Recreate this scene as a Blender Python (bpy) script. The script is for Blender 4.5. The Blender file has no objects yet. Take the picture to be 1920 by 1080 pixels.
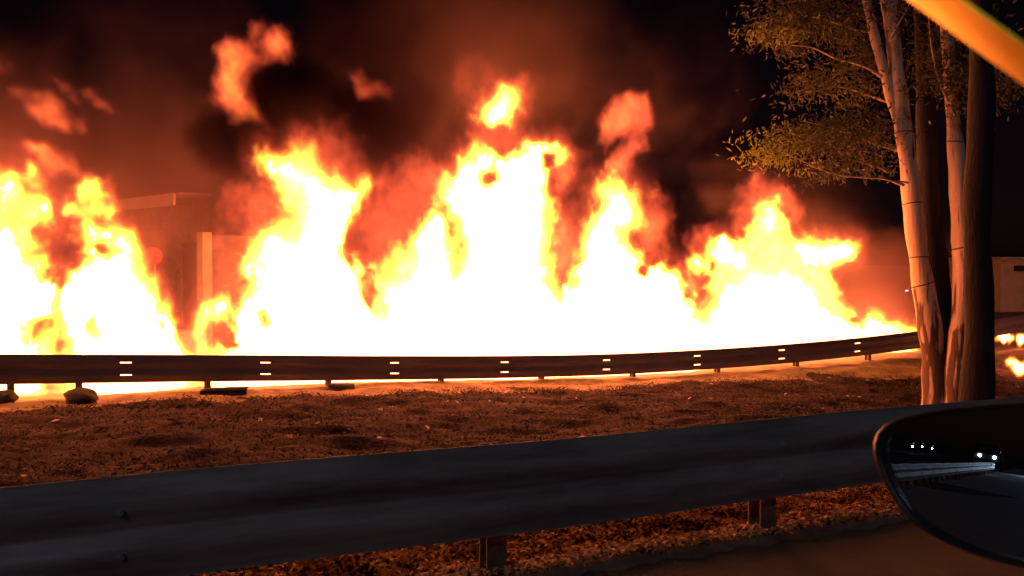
import bpy, bmesh, math, random
import numpy as np
from mathutils import Vector, Matrix
random.seed(7); RNG = np.random.default_rng(11)
scene = bpy.context.scene
COL = scene.collection
# ------------------------------------------------------------------ camera, sky, fill light, exposure
F = 1450.0                                   # focal length in pixels of the 1920 wide photograph
CAMZ = 1.6
PITCH = math.atan(45.0 / F)
cam_d = bpy.data.cameras.new('camera'); cam = bpy.data.objects.new('camera', cam_d); COL.objects.link(cam)
cam.location = (0, 0, CAMZ); cam.rotation_euler = (math.pi / 2 - PITCH, 0, 0)
cam_d.sensor_width = 36; cam_d.lens = 36 * F / 1920
cam_d.clip_start = 0.02; cam_d.clip_end = 3000
cam_d.dof.use_dof = True; cam_d.dof.focus_distance = 16; cam_d.dof.aperture_fstop = 7.0
scene.camera = cam
W = bpy.data.worlds.new('World'); scene.world = W; W.use_nodes = True
wn = W.node_tree.nodes; wl = W.node_tree.links
sky = wn.new('ShaderNodeTexSky'); sky.sky_type = 'NISHITA'; sky.sun_disc = False
sky.sun_elevation = math.radians(38); sky.sun_rotation = math.radians(200)
wn['Background'].inputs[1].default_value = 0.0006
tint = wn.new('ShaderNodeMix'); tint.data_type = 'RGBA'; tint.blend_type = 'MULTIPLY'; tint.inputs['Factor'].default_value = 1; tint.inputs['B'].default_value = (1.25, 0.42, 0.55, 1)   # city glow under low cloud
wl.new(sky.outputs[0], tint.inputs['A']); wl.new(tint.outputs['Result'], wn['Background'].inputs[0])
sun_d = bpy.data.lights.new('fill_light', 'SUN'); sun_d.energy = 0.16; sun_d.color = (0.84, 0.84, 0.96); sun_d.angle = math.radians(3)  # added dim fill from behind the camera for the near rail and trunks
sun = bpy.data.objects.new('fill_light', sun_d); COL.objects.link(sun)
sun.rotation_euler = (math.radians(52), 0, math.radians(-20))
scene.view_settings.view_transform = 'Standard'; scene.view_settings.look = 'None'
scene.view_settings.exposure = 0; scene.view_settings.gamma = 1
scene.view_settings.use_curve_mapping = False
scene.cycles.max_bounces = 5; scene.cycles.volume_bounces = 1
scene.cycles.diffuse_bounces = 2; scene.cycles.glossy_bounces = 3
scene.cycles.sample_clamp_indirect = 4
scene.cycles.use_denoising = True
scene.cycles.volume_step_rate = 1.0; scene.cycles.volume_max_steps = 512

# ------------------------------------------------------------------ helpers
FWD = np.array([0, math.cos(PITCH), -math.sin(PITCH)]); UP = np.array([0, math.sin(PITCH), math.cos(PITCH)]); RGT = np.array([1., 0, 0])
CAM = np.array([0, 0, CAMZ])
def P(px, py, D):
    return CAM + D * (FWD + (px - 960) / F * RGT - (py - 540) / F * UP)
def ray(px, py):
    v = FWD + (px - 960) / F * RGT - (py - 540) / F * UP
    return v / np.linalg.norm(v)
def mesh_from(name, V, Fc, smooth=False):
    me = bpy.data.meshes.new(name); me.from_pydata([tuple(map(float, v)) for v in V], [], [tuple(map(int, f)) for f in Fc])
    if smooth: me.shade_smooth()
    me.update(); return me
def fast_mesh(name, V, Fc, smooth=False):
    """V (n,3), Fc (m,k) numpy"""
    me = bpy.data.meshes.new(name); n, k = Fc.shape
    me.vertices.add(len(V)); me.vertices.foreach_set('co', V.astype(np.float32).ravel())
    me.loops.add(n * k); me.loops.foreach_set('vertex_index', Fc.astype(np.int32).ravel())
    me.polygons.add(n); me.polygons.foreach_set('loop_start', np.arange(0, n * k, k, dtype=np.int32))
    me.update(calc_edges=True)
    if smooth: me.shade_smooth()
    return me
def obj(name, me, mat=None, parent=None, label=None, cat=None, group=None, kind=None, loc=None):
    o = bpy.data.objects.new(name, me); COL.objects.link(o)
    if mat is not None and me is not None and not me.materials: me.materials.append(mat)
    if parent is not None: o.parent = parent
    if loc is not None: o.location = loc
    if label: o['label'] = label
    if cat: o['category'] = cat
    if group: o['group'] = group
    if kind: o['kind'] = kind
    return o
class MB:
    def __init__(s): s.v = []; s.f = []
    def box(s, c, sx, sy, sz, rz=0.0, ax=None):
        c = np.array(c, float)
        if ax is None: ax = (np.array([math.cos(rz), math.sin(rz), 0]), np.array([-math.sin(rz), math.cos(rz), 0]), np.array([0, 0, 1.]))
        b = len(s.v)
        for k in (-1, 1):
            for j in (-1, 1):
                for i in (-1, 1):
                    s.v.append(c + ax[0] * i * sx / 2 + ax[1] * j * sy / 2 + ax[2] * k * sz / 2)
        for q in ((0, 2, 3, 1), (4, 5, 7, 6), (0, 1, 5, 4), (2, 6, 7, 3), (0, 4, 6, 2), (1, 3, 7, 5)): s.f.append(tuple(b + t for t in q))
        return s
    def tube(s, pts, rad, n=8, cap=True, rough=0.0):
        pts = [np.array(p, float) for p in pts]; b = len(s.v); up = np.array([0.3, 0.9, 0.2]); 
        for i, p in enumerate(pts):
            t = pts[min(i + 1, len(pts) - 1)] - pts[max(i - 1, 0)]; t /= max(np.linalg.norm(t), 1e-9)
            a = np.cross(t, up); a /= np.linalg.norm(a); c = np.cross(t, a)
            r = rad[i] if hasattr(rad, '__len__') else rad
            for k in range(n):
                th = 2 * math.pi * k / n
                rr = r * (1 + rough * (random.random() - 0.5))
                s.v.append(p + (a * math.cos(th) + c * math.sin(th)) * rr)
        for i in range(len(pts) - 1):
            for k in range(n):
                k2 = (k + 1) % n
                s.f.append((b + i * n + k, b + i * n + k2, b + (i + 1) * n + k2, b + (i + 1) * n + k))
        if cap:
            s.f.append(tuple(b + k for k in range(n - 1, -1, -1))); e = b + (len(pts) - 1) * n
            s.f.append(tuple(e + k for k in range(n)))
        return s
    def mesh(s, name, smooth=False):
        me = mesh_from(name, s.v, s.f, smooth)
        bm = bmesh.new(); bm.from_mesh(me); bmesh.ops.recalc_face_normals(bm, faces=bm.faces); bm.to_mesh(me); bm.free()
        return me
def bevel(o, w, seg=2):
    m = o.modifiers.new('bevel', 'BEVEL'); m.width = w; m.segments = seg; m.limit_method = 'ANGLE'
# value noise
_tab = RNG.random((64, 64, 64)).astype(np.float32)
def vnoise(x, y, z):
    xi = np.floor(x).astype(np.int32); yi = np.floor(y).astype(np.int32); zi = np.floor(z).astype(np.int32)
    fx = x - xi; fy = y - yi; fz = z - zi
    fx = fx * fx * (3 - 2 * fx); fy = fy * fy * (3 - 2 * fy); fz = fz * fz * (3 - 2 * fz)
    x0, x1, y0, y1, z0, z1 = xi & 63, (xi + 1) & 63, yi & 63, (yi + 1) & 63, zi & 63, (zi + 1) & 63
    def L(a, b, t): return a + (b - a) * t
    return L(L(L(_tab[x0, y0, z0], _tab[x1, y0, z0], fx), L(_tab[x0, y1, z0], _tab[x1, y1, z0], fx), fy),
             L(L(_tab[x0, y0, z1], _tab[x1, y0, z1], fx), L(_tab[x0, y1, z1], _tab[x1, y1, z1], fx), fy), fz)
def fbm(x, y, z, o=4, g=0.5):
    s = 0; a = 1; t = 0
    for i in range(o):
        s = s + a * vnoise(x * 2 ** i + 17.3 * i, y * 2 ** i + 5.1 * i, z * 2 ** i + 9.7 * i); t += a; a *= g
    return s / t * 2 - 1                      # about -1..1
def sstep(a, b, x):
    t = np.clip((x - a) / (b - a), 0, 1); return t * t * (3 - 2 * t)

# ------------------------------------------------------------------ materials
def mat(name):
    m = bpy.data.materials.new(name); m.use_nodes = True; return m, m.node_tree.nodes, m.node_tree.links
def principled(name, c1, c2=None, scale=5.0, rough=0.7, metal=0.0, bump=0.0, bscale=40.0, c3=None, stretch=None, spec=None):
    m, n, l = mat(name); b = n['Principled BSDF']
    b.inputs['Roughness'].default_value = rough; b.inputs['Metallic'].default_value = metal
    if spec is not None: b.inputs['Specular IOR Level'].default_value = spec
    b.inputs['Base Color'].default_value = (*c1, 1)
    tc = n.new('ShaderNodeTexCoord'); mp = n.new('ShaderNodeMapping'); l.new(tc.outputs['Object'], mp.inputs[0])
    if stretch: mp.inputs['Scale'].default_value = stretch
    if c2 is not None:
        nz = n.new('ShaderNodeTexNoise'); nz.inputs['Scale'].default_value = scale; nz.inputs['Detail'].default_value = 8; nz.inputs['Roughness'].default_value = 0.65
        l.new(mp.outputs[0], nz.inputs['Vector'])
        cr = n.new('ShaderNodeValToRGB'); cr.color_ramp.elements[0].position = 0.36; cr.color_ramp.elements[1].position = 0.64
        cr.color_ramp.elements[0].color = (*c1, 1); cr.color_ramp.elements[1].color = (*c2, 1)
        if c3 is not None:
            e = cr.color_ramp.elements.new(0.72); e.color = (*c3, 1)
        l.new(nz.outputs['Fac'], cr.inputs[0]); l.new(cr.outputs[0], b.inputs['Base Color'])
    if bump:
        nb = n.new('ShaderNodeTexNoise'); nb.inputs['Scale'].default_value = bscale; nb.inputs['Detail'].default_value = 6
        l.new(mp.outputs[0], nb.inputs['Vector'])
        bp = n.new('ShaderNodeBump'); bp.inputs['Strength'].default_value = bump; bp.inputs['Distance'].default_value = 0.02
        l.new(nb.outputs['Fac'], bp.inputs['Height']); l.new(bp.outputs[0], b.inputs['Normal'])
    return m
def emitter(name, col, s):
    m, n, l = mat(name); b = n['Principled BSDF']
    b.inputs['Base Color'].default_value = (0.1, 0.1, 0.1, 1); b.inputs['Emission Color'].default_value = (*col, 1); b.inputs['Emission Strength'].default_value = s
    return m
M = {}
M['ground'] = principled('dry_ground', (0.012, 0.007, 0.011), (0.065, 0.038, 0.048), 1.1, 0.95, 0, 1.0, 22, (0.07, 0.06, 0.035))
M['asphalt'] = principled('asphalt', (0.085, 0.07, 0.065), (0.13, 0.105, 0.095), 3, 0.85, 0, 0.35, 160)
M['leaf_litter'] = principled('dry_leaves', (0.013, 0.007, 0.012), (0.105, 0.062, 0.075), 0.9, 0.8, 0, 0, 40, (0.22, 0.15, 0.13))
M['galv'] = principled('galvanised_steel', (0.19, 0.19, 0.20), (0.42, 0.43, 0.45), 2.6, 0.55, 0.25, 0.25, 5, (0.50, 0.48, 0.46), (0.35, 0.35, 3))
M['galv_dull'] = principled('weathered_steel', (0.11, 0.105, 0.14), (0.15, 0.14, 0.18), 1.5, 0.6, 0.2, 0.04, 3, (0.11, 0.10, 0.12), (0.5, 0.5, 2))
M['post'] = principled('post_steel', (0.10, 0.09, 0.085), (0.16, 0.14, 0.13), 9, 0.7, 0.2, 0.2, 30)
M['bark'] = principled('pale_smooth_bark', (0.56, 0.40, 0.29), (0.76, 0.58, 0.43), 3, 0.75, 0, 0.6, 12, (0.16, 0.10, 0.08), (3, 3, 0.3))
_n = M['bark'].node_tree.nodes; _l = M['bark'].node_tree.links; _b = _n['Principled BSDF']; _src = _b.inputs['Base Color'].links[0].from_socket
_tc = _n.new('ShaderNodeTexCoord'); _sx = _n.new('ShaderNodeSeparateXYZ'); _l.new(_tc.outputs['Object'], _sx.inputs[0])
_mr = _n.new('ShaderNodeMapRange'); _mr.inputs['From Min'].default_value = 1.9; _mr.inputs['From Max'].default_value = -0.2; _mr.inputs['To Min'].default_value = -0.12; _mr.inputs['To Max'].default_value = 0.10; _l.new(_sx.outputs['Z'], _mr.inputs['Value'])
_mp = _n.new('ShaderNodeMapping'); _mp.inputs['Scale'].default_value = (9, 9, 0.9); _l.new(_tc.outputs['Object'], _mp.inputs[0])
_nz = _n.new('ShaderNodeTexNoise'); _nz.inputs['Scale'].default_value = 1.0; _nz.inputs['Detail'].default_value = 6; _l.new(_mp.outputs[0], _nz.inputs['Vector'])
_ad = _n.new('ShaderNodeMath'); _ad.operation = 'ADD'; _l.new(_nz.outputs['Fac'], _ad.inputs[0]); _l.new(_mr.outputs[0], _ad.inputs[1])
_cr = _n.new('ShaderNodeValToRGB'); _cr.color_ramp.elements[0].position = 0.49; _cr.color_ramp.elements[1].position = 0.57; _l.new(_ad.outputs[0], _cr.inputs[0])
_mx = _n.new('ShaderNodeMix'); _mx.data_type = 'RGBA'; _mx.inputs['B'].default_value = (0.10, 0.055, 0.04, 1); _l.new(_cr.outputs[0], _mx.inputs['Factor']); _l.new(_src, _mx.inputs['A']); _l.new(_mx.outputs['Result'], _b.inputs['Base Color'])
M['bark_shaded'] = principled('bark_painted_shade', (0.010, 0.009, 0.011), (0.022, 0.019, 0.022), 4, 0.9, 0, 0.9, 14, None, (3, 3, 0.5))  # near-black, so the colour itself holds the shade on both dark trunks
M['twig'] = principled('twig_bark', (0.35, 0.26, 0.2), (0.5, 0.38, 0.3), 8, 0.8)
def leafmat(name, a, b_):
    m = principled(name, a, b_, 2.5, 0.55); n = m.node_tree.nodes; l = m.node_tree.links
    b = n['Principled BSDF']; tr = n.new('ShaderNodeBsdfTranslucent'); mx = n.new('ShaderNodeMixShader'); mx.inputs[0].default_value = 0.35
    tr.inputs[0].default_value = (b_[0] * 1.2, b_[1] * 1.2, b_[2], 1)
    l.new(b.outputs[0], mx.inputs[1]); l.new(tr.outputs[0], mx.inputs[2]); l.new(mx.outputs[0], n['Material Output'].inputs[0]); return m
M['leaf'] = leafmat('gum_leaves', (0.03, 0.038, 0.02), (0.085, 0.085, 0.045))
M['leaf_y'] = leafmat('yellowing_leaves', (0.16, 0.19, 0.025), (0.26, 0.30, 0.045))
M['band'] = principled('dark_wire', (0.02, 0.02, 0.02), None, rough=0.6)
M['rock'] = principled('rock', (0.03, 0.025, 0.025), (0.07, 0.055, 0.05), 4, 0.9, 0, 0.8, 12)
M['wood'] = principled('painted_boards', (0.07, 0.045, 0.033), (0.11, 0.07, 0.055), 2, 0.8, 0, 0.3, 20, None, (1, 1, 6))
M['trim'] = principled('pale_trim_paint', (0.28, 0.21, 0.15), (0.36, 0.28, 0.2), 4, 0.7, 0, 0.15, 20)
M['dark'] = principled('dark_void', (0.02, 0.018, 0.018), None, rough=0.9)
M['roof'] = principled('roof_sheet', (0.12, 0.10, 0.09), (0.2, 0.16, 0.14), 4, 0.7, 0.1, 0.2, 10)
M['red'] = principled('red_paint', (0.22, 0.01, 0.02), (0.16, 0.01, 0.02), 6, 0.5)
M['concrete'] = principled('concrete', (0.3, 0.27, 0.24), (0.4, 0.37, 0.33), 3, 0.9, 0, 0.3, 25)
M['plaster'] = principled('old_plaster', (0.50, 0.32, 0.20), (0.60, 0.40, 0.27), 2, 0.9, 0, 0.2, 15)
M['car_black'] = principled('black_plastic', (0.018, 0.018, 0.02), (0.028, 0.028, 0.03), 60, 0.38, 0, 0.05, 300)
M['car_paint'] = principled('dark_car_paint', (0.02, 0.02, 0.024), None, rough=0.3)
M['car_orange'] = principled('orange_metal', (1.0, 0.78, 0.045), (0.98, 0.74, 0.04), 8, 0.36, 0.9)  # even orange metal, for the window frame
M['rubber'] = principled('rubber', (0.015, 0.015, 0.015), None, rough=0.85)
m, n, l = mat('mirror_glass'); b = n['Principled BSDF']; b.inputs['Base Color'].default_value = (0.62, 0.68, 0.78, 1); b.inputs['Metallic'].default_value = 1; b.inputs['Roughness'].default_value = 0.0; M['mirror'] = m
M['lamp_white'] = emitter('cold_white_lamp', (0.7, 0.85, 1.0), 60)
M['lamp_small'] = emitter('small_cold_lamp', (0.55, 0.75, 1.0), 3)
FIRE_COL = (1.0, 0.172, 0.074)
m, n, l = mat('flame_core'); n.remove(n['Principled BSDF']); e = n.new('ShaderNodeEmission'); e.inputs[0].default_value = (*FIRE_COL, 1); e.inputs[1].default_value = 17.0
l.new(e.outputs[0], n['Material Output'].inputs[0]); M['core'] = m
m, n, l = mat('flame_fringe'); n.remove(n['Principled BSDF'])
at = n.new('ShaderNodeAttribute'); at.attribute_name = 'density'
cr = n.new('ShaderNodeValToRGB'); R = cr.color_ramp
R.elements[0].position = 0.0; R.elements[0].color = (0, 0, 0, 1); R.elements[1].position = 1.0; R.elements[1].color = (1.0, 0.50, 0.17, 1)
for p_, c in ((0.12, (0.0025, 0.0003, 0.00015)), (0.35, (0.034, 0.0036, 0.0013)), (0.5, (0.085, 0.0140, 0.0030)), (0.66, (0.26, 0.078, 0.007)), (0.84, (0.75, 0.32, 0.022)), (0.92, (0.95, 0.45, 0.09))):
    e_ = R.elements.new(p_); e_.color = (*c, 1)
l.new(at.outputs['Fac'], cr.inputs[0]); e = n.new('ShaderNodeEmission'); e.inputs[1].default_value = 26.0
l.new(cr.outputs[0], e.inputs[0]); l.new(e.outputs[0], n['Material Output'].inputs['Volume']); M['fringe'] = m
m, n, l = mat('smoke'); n.remove(n['Principled BSDF'])
at = n.new('ShaderNodeAttribute'); at.attribute_name = 'density'
vp = n.new('ShaderNodeVolumePrincipled'); vp.inputs['Color'].default_value = (0.37, 0.22, 0.27, 1); vp.inputs['Density Attribute'].default_value = ''
mu = n.new('ShaderNodeMath'); mu.operation = 'MULTIPLY'; mu.inputs[1].default_value = 1.0
l.new(at.outputs['Fac'], mu.inputs[0]); l.new(mu.outputs[0], vp.inputs['Density']); vp.inputs['Anisotropy'].default_value = 0.2
l.new(vp.outputs[0], n['Material Output'].inputs['Volume']); M['smoke'] = m

m = M['smoke'].copy(); m.name = 'soot'; [q for q in m.node_tree.nodes if q.type == 'PRINCIPLED_VOLUME'][0].inputs['Color'].default_value = (0.05, 0.025, 0.045, 1); M['soot'] = m
M['boards_dark'] = principled('dark_boards', (0.035, 0.03, 0.028), (0.12, 0.09, 0.07), 3, 0.85, 0, 0.4, 20)  # darker board colour for the front wall and door frame
M['pale_soil'] = principled('dusty_light_painted_soil', (0.16, 0.11, 0.08), (0.30, 0.22, 0.16), 2.5, 0.95, 0, 0.7, 18)
# ------------------------------------------------------------------ the lie of the land
# far guardrail, traced and placed: photo x, top y, ground y at its foot, distance
FR = np.array([(-900, 650, 800, 8.6), (-450, 660, 775, 10.2), (0, 665, 753, 12.0), (150, 664.5, 748, 12.6), (380, 665, 733, 13.5), (610, 667, 722, 14.5), (900, 668, 716, 16.0),
               (1132, 665, 711, 17.2), (1303, 657, 701, 18.1), (1462, 647, 687, 18.9), (1604, 634.5, 676, 19.7), (1730, 620, 663, 20.5), (1850, 602, 657, 21.5),
               (1940, 587, 645, 22.4), (2200, 560, 615, 25.5), (2600, 535, 570, 33), (3400, 520, 545, 55)])
topP = np.array([P(a, b, d) for a, b, g, d in FR]); gndP = np.array([P(a, g, d) for a, b, g, d in FR])
def pl_interp(xs, ys, q): return np.interp(q, xs, ys)
def px_at_rail(x):                            # photo x of the rail at world x
    return np.interp(x, topP[:, 0], FR[:, 0])
def rail_y(x): return np.interp(x, topP[:, 0], topP[:, 1])
def rail_g(x): return np.interp(x, gndP[:, 0], gndP[:, 2])
# near rail line
N0 = np.array([(0 - 960) / F * 3.13, 3.13]); N1 = np.array([(1640 - 960) / F * 4.8, 4.8])
ND = (N1 - N0) / np.linalg.norm(N1 - N0); NN = np.array([-ND[1], ND[0]])      # direction of travel; normal away from the car
NLAT = float(N0 @ NN)
def near_y(x): return N0[1] + (x - N0[0]) * ND[1] / ND[0]
def ground_z(x, y, rough=True):
    x = np.asarray(x, float); y = np.asarray(y, float)
    yn = near_y(x); yf = rail_y(x)
    t = (y - yn) / np.maximum(yf - yn, 3.0)
    g = np.clip(t, 0, 1); zf = rail_g(x)
    z = zf * (0.35 * g + 0.65 * (1 - (1 - g) ** 2.2)) - 0.62 * np.exp(-((t - 0.62 - 0.13 * sstep(9.5, 12.0, x)) / 0.24) ** 2) * np.exp(-(np.where(x < 9, x - 9.0, np.clip(x - 16, 0, 99)) / 3.2) ** 2) * (t < 1.4) - np.clip(t - 1, 0, 0.2) * 0.8
    edge = sstep(0.0, 0.12, t) 
    if rough:
        hump = fbm(x * 0.5, y * 0.5, 0 * x, 3) * 0.12 * edge * sstep(1.0, 0.75, t) + fbm(x * 1.2, y * 2.4, 0 * x + 5, 4, 0.6) * 0.12 * sstep(0.0, 0.06, t) * sstep(1.06, 0.96, t)
        z = z + hump
    lat = x * NN[0] + y * NN[1]
    z = np.where(lat < NLAT - 0.05, -0.03, z)
    z = z + np.where((lat >= NLAT - 0.05) & (t < 0.12), 0.02 * fbm(x * 5, y * 5, 0 * x, 3), 0)
    return z
def axis_lines(a, b, step, far, grow=1.35):
    c = list(np.arange(a, b + 1e-6, step)); s = step
    while c[-1] < far: s *= grow; c.append(c[-1] + s)
    s = step
    while c[0] > -far: s *= grow; c.insert(0, c[0] - s)
    return np.array(c)
gx = axis_lines(-13, 20, 0.09, 900); gy = axis_lines(1.5, 24, 0.09, 900)
GX, GY = np.meshgrid(gx, gy, indexing='ij'); GZ = ground_z(GX, GY)
V = np.stack([GX, GY, GZ], -1).reshape(-1, 3); ny = len(gy)
I, J = np.meshgrid(np.arange(len(gx) - 1), np.arange(ny - 1), indexing='ij'); a = (I * ny + J).ravel()
Fq = np.stack([a, a + ny, a + ny + 1, a + 1], -1)
me = fast_mesh('ground', V, Fq, True)
me.materials.append(M['ground']); me.materials.append(M['asphalt'])
cx = V[Fq].mean(1); tt = cx[:, 1] > rail_y(cx[:, 0]) + 0.5
tq = (cx[:, 1] - near_y(cx[:, 0])) / (rail_y(cx[:, 0]) - near_y(cx[:, 0])); pale_strips = (((tq > -0.12) & (tq < 0.02)) | (tq + 0.10 * fbm(cx[:, 0] * 0.7, cx[:, 1] * 1.5, 0 * cx[:, 0], 4) > 0.87)) & ~tt & (tq > -0.12) & (cx[:, 0] > -40) & (cx[:, 0] < 60)  # near-rail strip gets pale soil to paint in firelight; far strip is dust
me.materials.append(M['pale_soil']); me.polygons.foreach_set('material_index', tt.astype(np.int32) + 2 * pale_strips.astype(np.int32))
obj('ground', me, None, kind='structure')
# the road the car drives on
rv = []
L0, L1 = -400, 400
c0 = ND * L0; c1 = ND * L1
q = [c0 + NN * (-9), c1 + NN * (-9), c1 + NN * (NLAT - 0.04), c0 + NN * (NLAT - 0.04)]
obj('road', mesh_from('road', [(p[0], p[1], -0.022) for p in q] + [(p[0], p[1], -0.026) for p in q], [(0, 1, 2, 3), (7, 6, 5, 4), (0, 4, 5, 1), (1, 5, 6, 2), (2, 6, 7, 3), (3, 7, 4, 0)]), M['asphalt'], kind='structure')

# ------------------------------------------------------------------ guardrails
BH = 0.47
PROF = [(0.0, 0.0), (0.004, 0.03), (0.07, 0.095), (0.08, 0.124), (0.08, 0.142), (0.07, 0.17), (0.006, 0.225), (0.006, 0.245), (0.07, 0.30), (0.08, 0.331), (0.08, 0.349), (0.07, 0.375), (0.004, 0.44), (0.0, 0.47)]
SLOTCELLS = (3, 9)
def sweep_panel(path, s0, s1, slots, side, lift=0.0, slot_len=0.17, flat=1.0):
    """path: arc-length function s -> (pos3 of beam top, tangent2)."""
    st = set(np.round(np.linspace(s0, s1, max(3, int((s1 - s0) / 0.3))), 4))
    cuts = []
    for s in slots:
        if s0 + 0.2 < s < s1 - 0.2:
            st = {q for q in st if abs(q - s) > slot_len}; st |= {s - slot_len / 2, s + slot_len / 2}; cuts.append(s)
    st = sorted(st); n = len(PROF); V = []; Fc = []
    for th in (0.0, 0.005):
        for s in st:
            p, t = path(s); nrm = np.array([-t[1], t[0], 0]) * side
            for off, h in PROF: V.append(p + nrm * (off * flat + lift - th) + np.array([0, 0, h - BH]))
    m_ = len(st); Bk = m_ * n
    for i in range(m_ - 1):
        mid = (st[i] + st[i + 1]) / 2; cut = any(abs(mid - s) < slot_len / 2 - 1e-3 for s in cuts)
        for j in range(n - 1):
            a, b, c, d = i * n + j, (i + 1) * n + j, (i + 1) * n + j + 1, i * n + j + 1
            if cut and j in SLOTCELLS:
                for e0, e1 in ((a, b), (b, c), (c, d), (d, a)): Fc.append((e0, e1, e1 + Bk, e0 + Bk))
                continue
            Fc.append((a, b, c, d)); Fc.append((d + Bk, c + Bk, b + Bk, a + Bk))
        for j in (0, n - 1):
            a, b = i * n + j, (i + 1) * n + j; Fc.append((a, b, b + Bk, a + Bk))
    for i in (0, m_ - 1):
        for j in range(n - 1): a, b = i * n + j, i * n + j + 1; Fc.append((a, b, b + Bk, a + Bk))
    me = mesh_from('beam_panel', V, Fc, True)
    bm = bmesh.new(); bm.from_mesh(me); bmesh.ops.recalc_face_normals(bm, faces=bm.faces)
    for e_ in bm.edges:
        if len(e_.link_faces) != 2 or e_.calc_face_angle(0) > 1.2: e_.smooth = False
    bm.to_mesh(me); bm.free()
    return me
def post_mesh(h, w=0.11, d=0.12):
    mb = MB(); mb.box((0, 0, h / 2), w, 0.012, h); mb.box((0, d - 0.012, h / 2), w, 0.012, h); mb.box((0, d / 2 - 0.006, h / 2), 0.012, d - 0.024, h)
    mb.box((0, -0.035, h - 0.16), w * 0.8, 0.058, 0.3)
    return mb.mesh('post')
# near rail: straight, very close
def near_path(s):
    p = N0 + ND * s
    return np.array([p[0] + 0.008 * math.sin(s * 2.3), p[1] + 0.008 * math.sin(s * 2.3), 0.69 + 0.006 * math.sin(s * 1.7)]), ND
near_r = obj('guardrail', None, label='dark guardrail close to the camera, crossing the foreground below the leafy bank', cat='guardrail', loc=(0, 0, 0))
for k, s0 in enumerate(np.arange(-64, 40, 4.0)):
    obj('beam_panel', sweep_panel(near_path, s0 - (0.0 if k % 2 else 0.14), s0 + 4.0 + (0.0 if k % 2 else 0.14), [], -1, 0.006 if k % 2 == 0 else 0, flat=0.62), M['galv'], near_r)
# posts at measured feet
def on_near(px):   # s where photo column px meets the rail line
    k = (px - 960) / F; # x = k*y
    s = (k * N0[1] - N0[0]) / (ND[0] - k * ND[1]); return s
sa, sb = on_near(940), on_near(1460); sp = sb - sa
pm = post_mesh(0.9)
for k in range(-34, 22):
    s = sa + k * sp; p = N0 + ND * s + NN * 0.075
    o = obj('post', pm, M['post'], near_r); o.location = (p[0], p[1], -0.25); o.rotation_euler = (0, 0, math.atan2(ND[1], ND[0]))
    for hh in (0.14, 0.33):
        mb = MB(); b0 = N0 + ND * s; q0 = np.array([b0[0], b0[1], 0.69 - BH + hh]) - np.array([NN[0], NN[1], 0]) * 0.05; mb.tube([q0, q0 - np.array([NN[0], NN[1], 0]) * 0.014], [0.017, 0.013], 8)
        if abs(k) < 12: obj('bolt', mb.mesh('bolt'), M['galv'], near_r)
# far rail
arc = np.concatenate([[0], np.cumsum(np.linalg.norm(np.diff(topP, axis=0), axis=1))])
from numpy import interp
fine_s = np.arange(0, arc[-1], 0.25)
def smooth_curve(vals):
    v = np.interp(fine_s, arc, vals); k = np.hanning(21); k /= k.sum()
    return np.convolve(np.pad(v, 10, mode='reflect', reflect_type='odd'), k, mode='valid')
FPX, FPY, FPZ = (smooth_curve(topP[:, i]) for i in range(3))
FPpx = smooth_curve(FR[:, 0])
def far_path(s):
    p = np.array([np.interp(s, fine_s, FPX), np.interp(s, fine_s, FPY), np.interp(s, fine_s, FPZ)])
    q = np.array([np.interp(s + 0.1, fine_s, FPX) - np.interp(s - 0.1, fine_s, FPX), np.interp(s + 0.1, fine_s, FPY) - np.interp(s - 0.1, fine_s, FPY)])
    return p, q / np.linalg.norm(q)
def s_of_px(px): return float(np.interp(px, FPpx, fine_s))
slots_px = [-330, -40, 229, 491, 731, 940, 1132, 1303, 1462, 1604, 1735, 1860]
slots = [s_of_px(v) for v in slots_px]
far_r = obj('guardrail', None, label='long curving steel guardrail in front of the flames, with pairs of bright slots', cat='guardrail')
cuts = [0.3] + [(slots[i] + slots[i + 1]) / 2 + 0.35 for i in range(1, len(slots) - 1, 2)]
s_ = cuts[-1]
while s_ + 4.7 < fine_s[-1] - 0.5: s_ += 4.7; cuts.append(s_)
for k in range(len(cuts) - 1):
    obj('beam_panel', sweep_panel(far_path, cuts[k] - (0.1 if k % 2 else 0), cuts[k + 1] + (0.1 if k % 2 else 0), slots, -1, 0.006 if k % 2 else 0, 0.17, flat=0.5), M['galv_dull'], far_r)
pm2 = post_mesh(1.0, 0.1)
pp = [s_of_px(v) for v in (-760, -520, -300, -120, 8, 140, 384, 612)]
v_ = pp[-1]
while v_ < fine_s[-1] - 3: v_ += 2.3; pp.append(v_)
for s in pp:
    p, t = far_path(s); n2 = np.array([-t[1], t[0]])
    o = obj('post', pm2, M['post'], far_r); o.location = (p[0] + n2[0] * 0.07, p[1] + n2[1] * 0.07, p[2] - 1.04); o.rotation_euler = (0, 0, math.atan2(t[1], t[0]))

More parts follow.
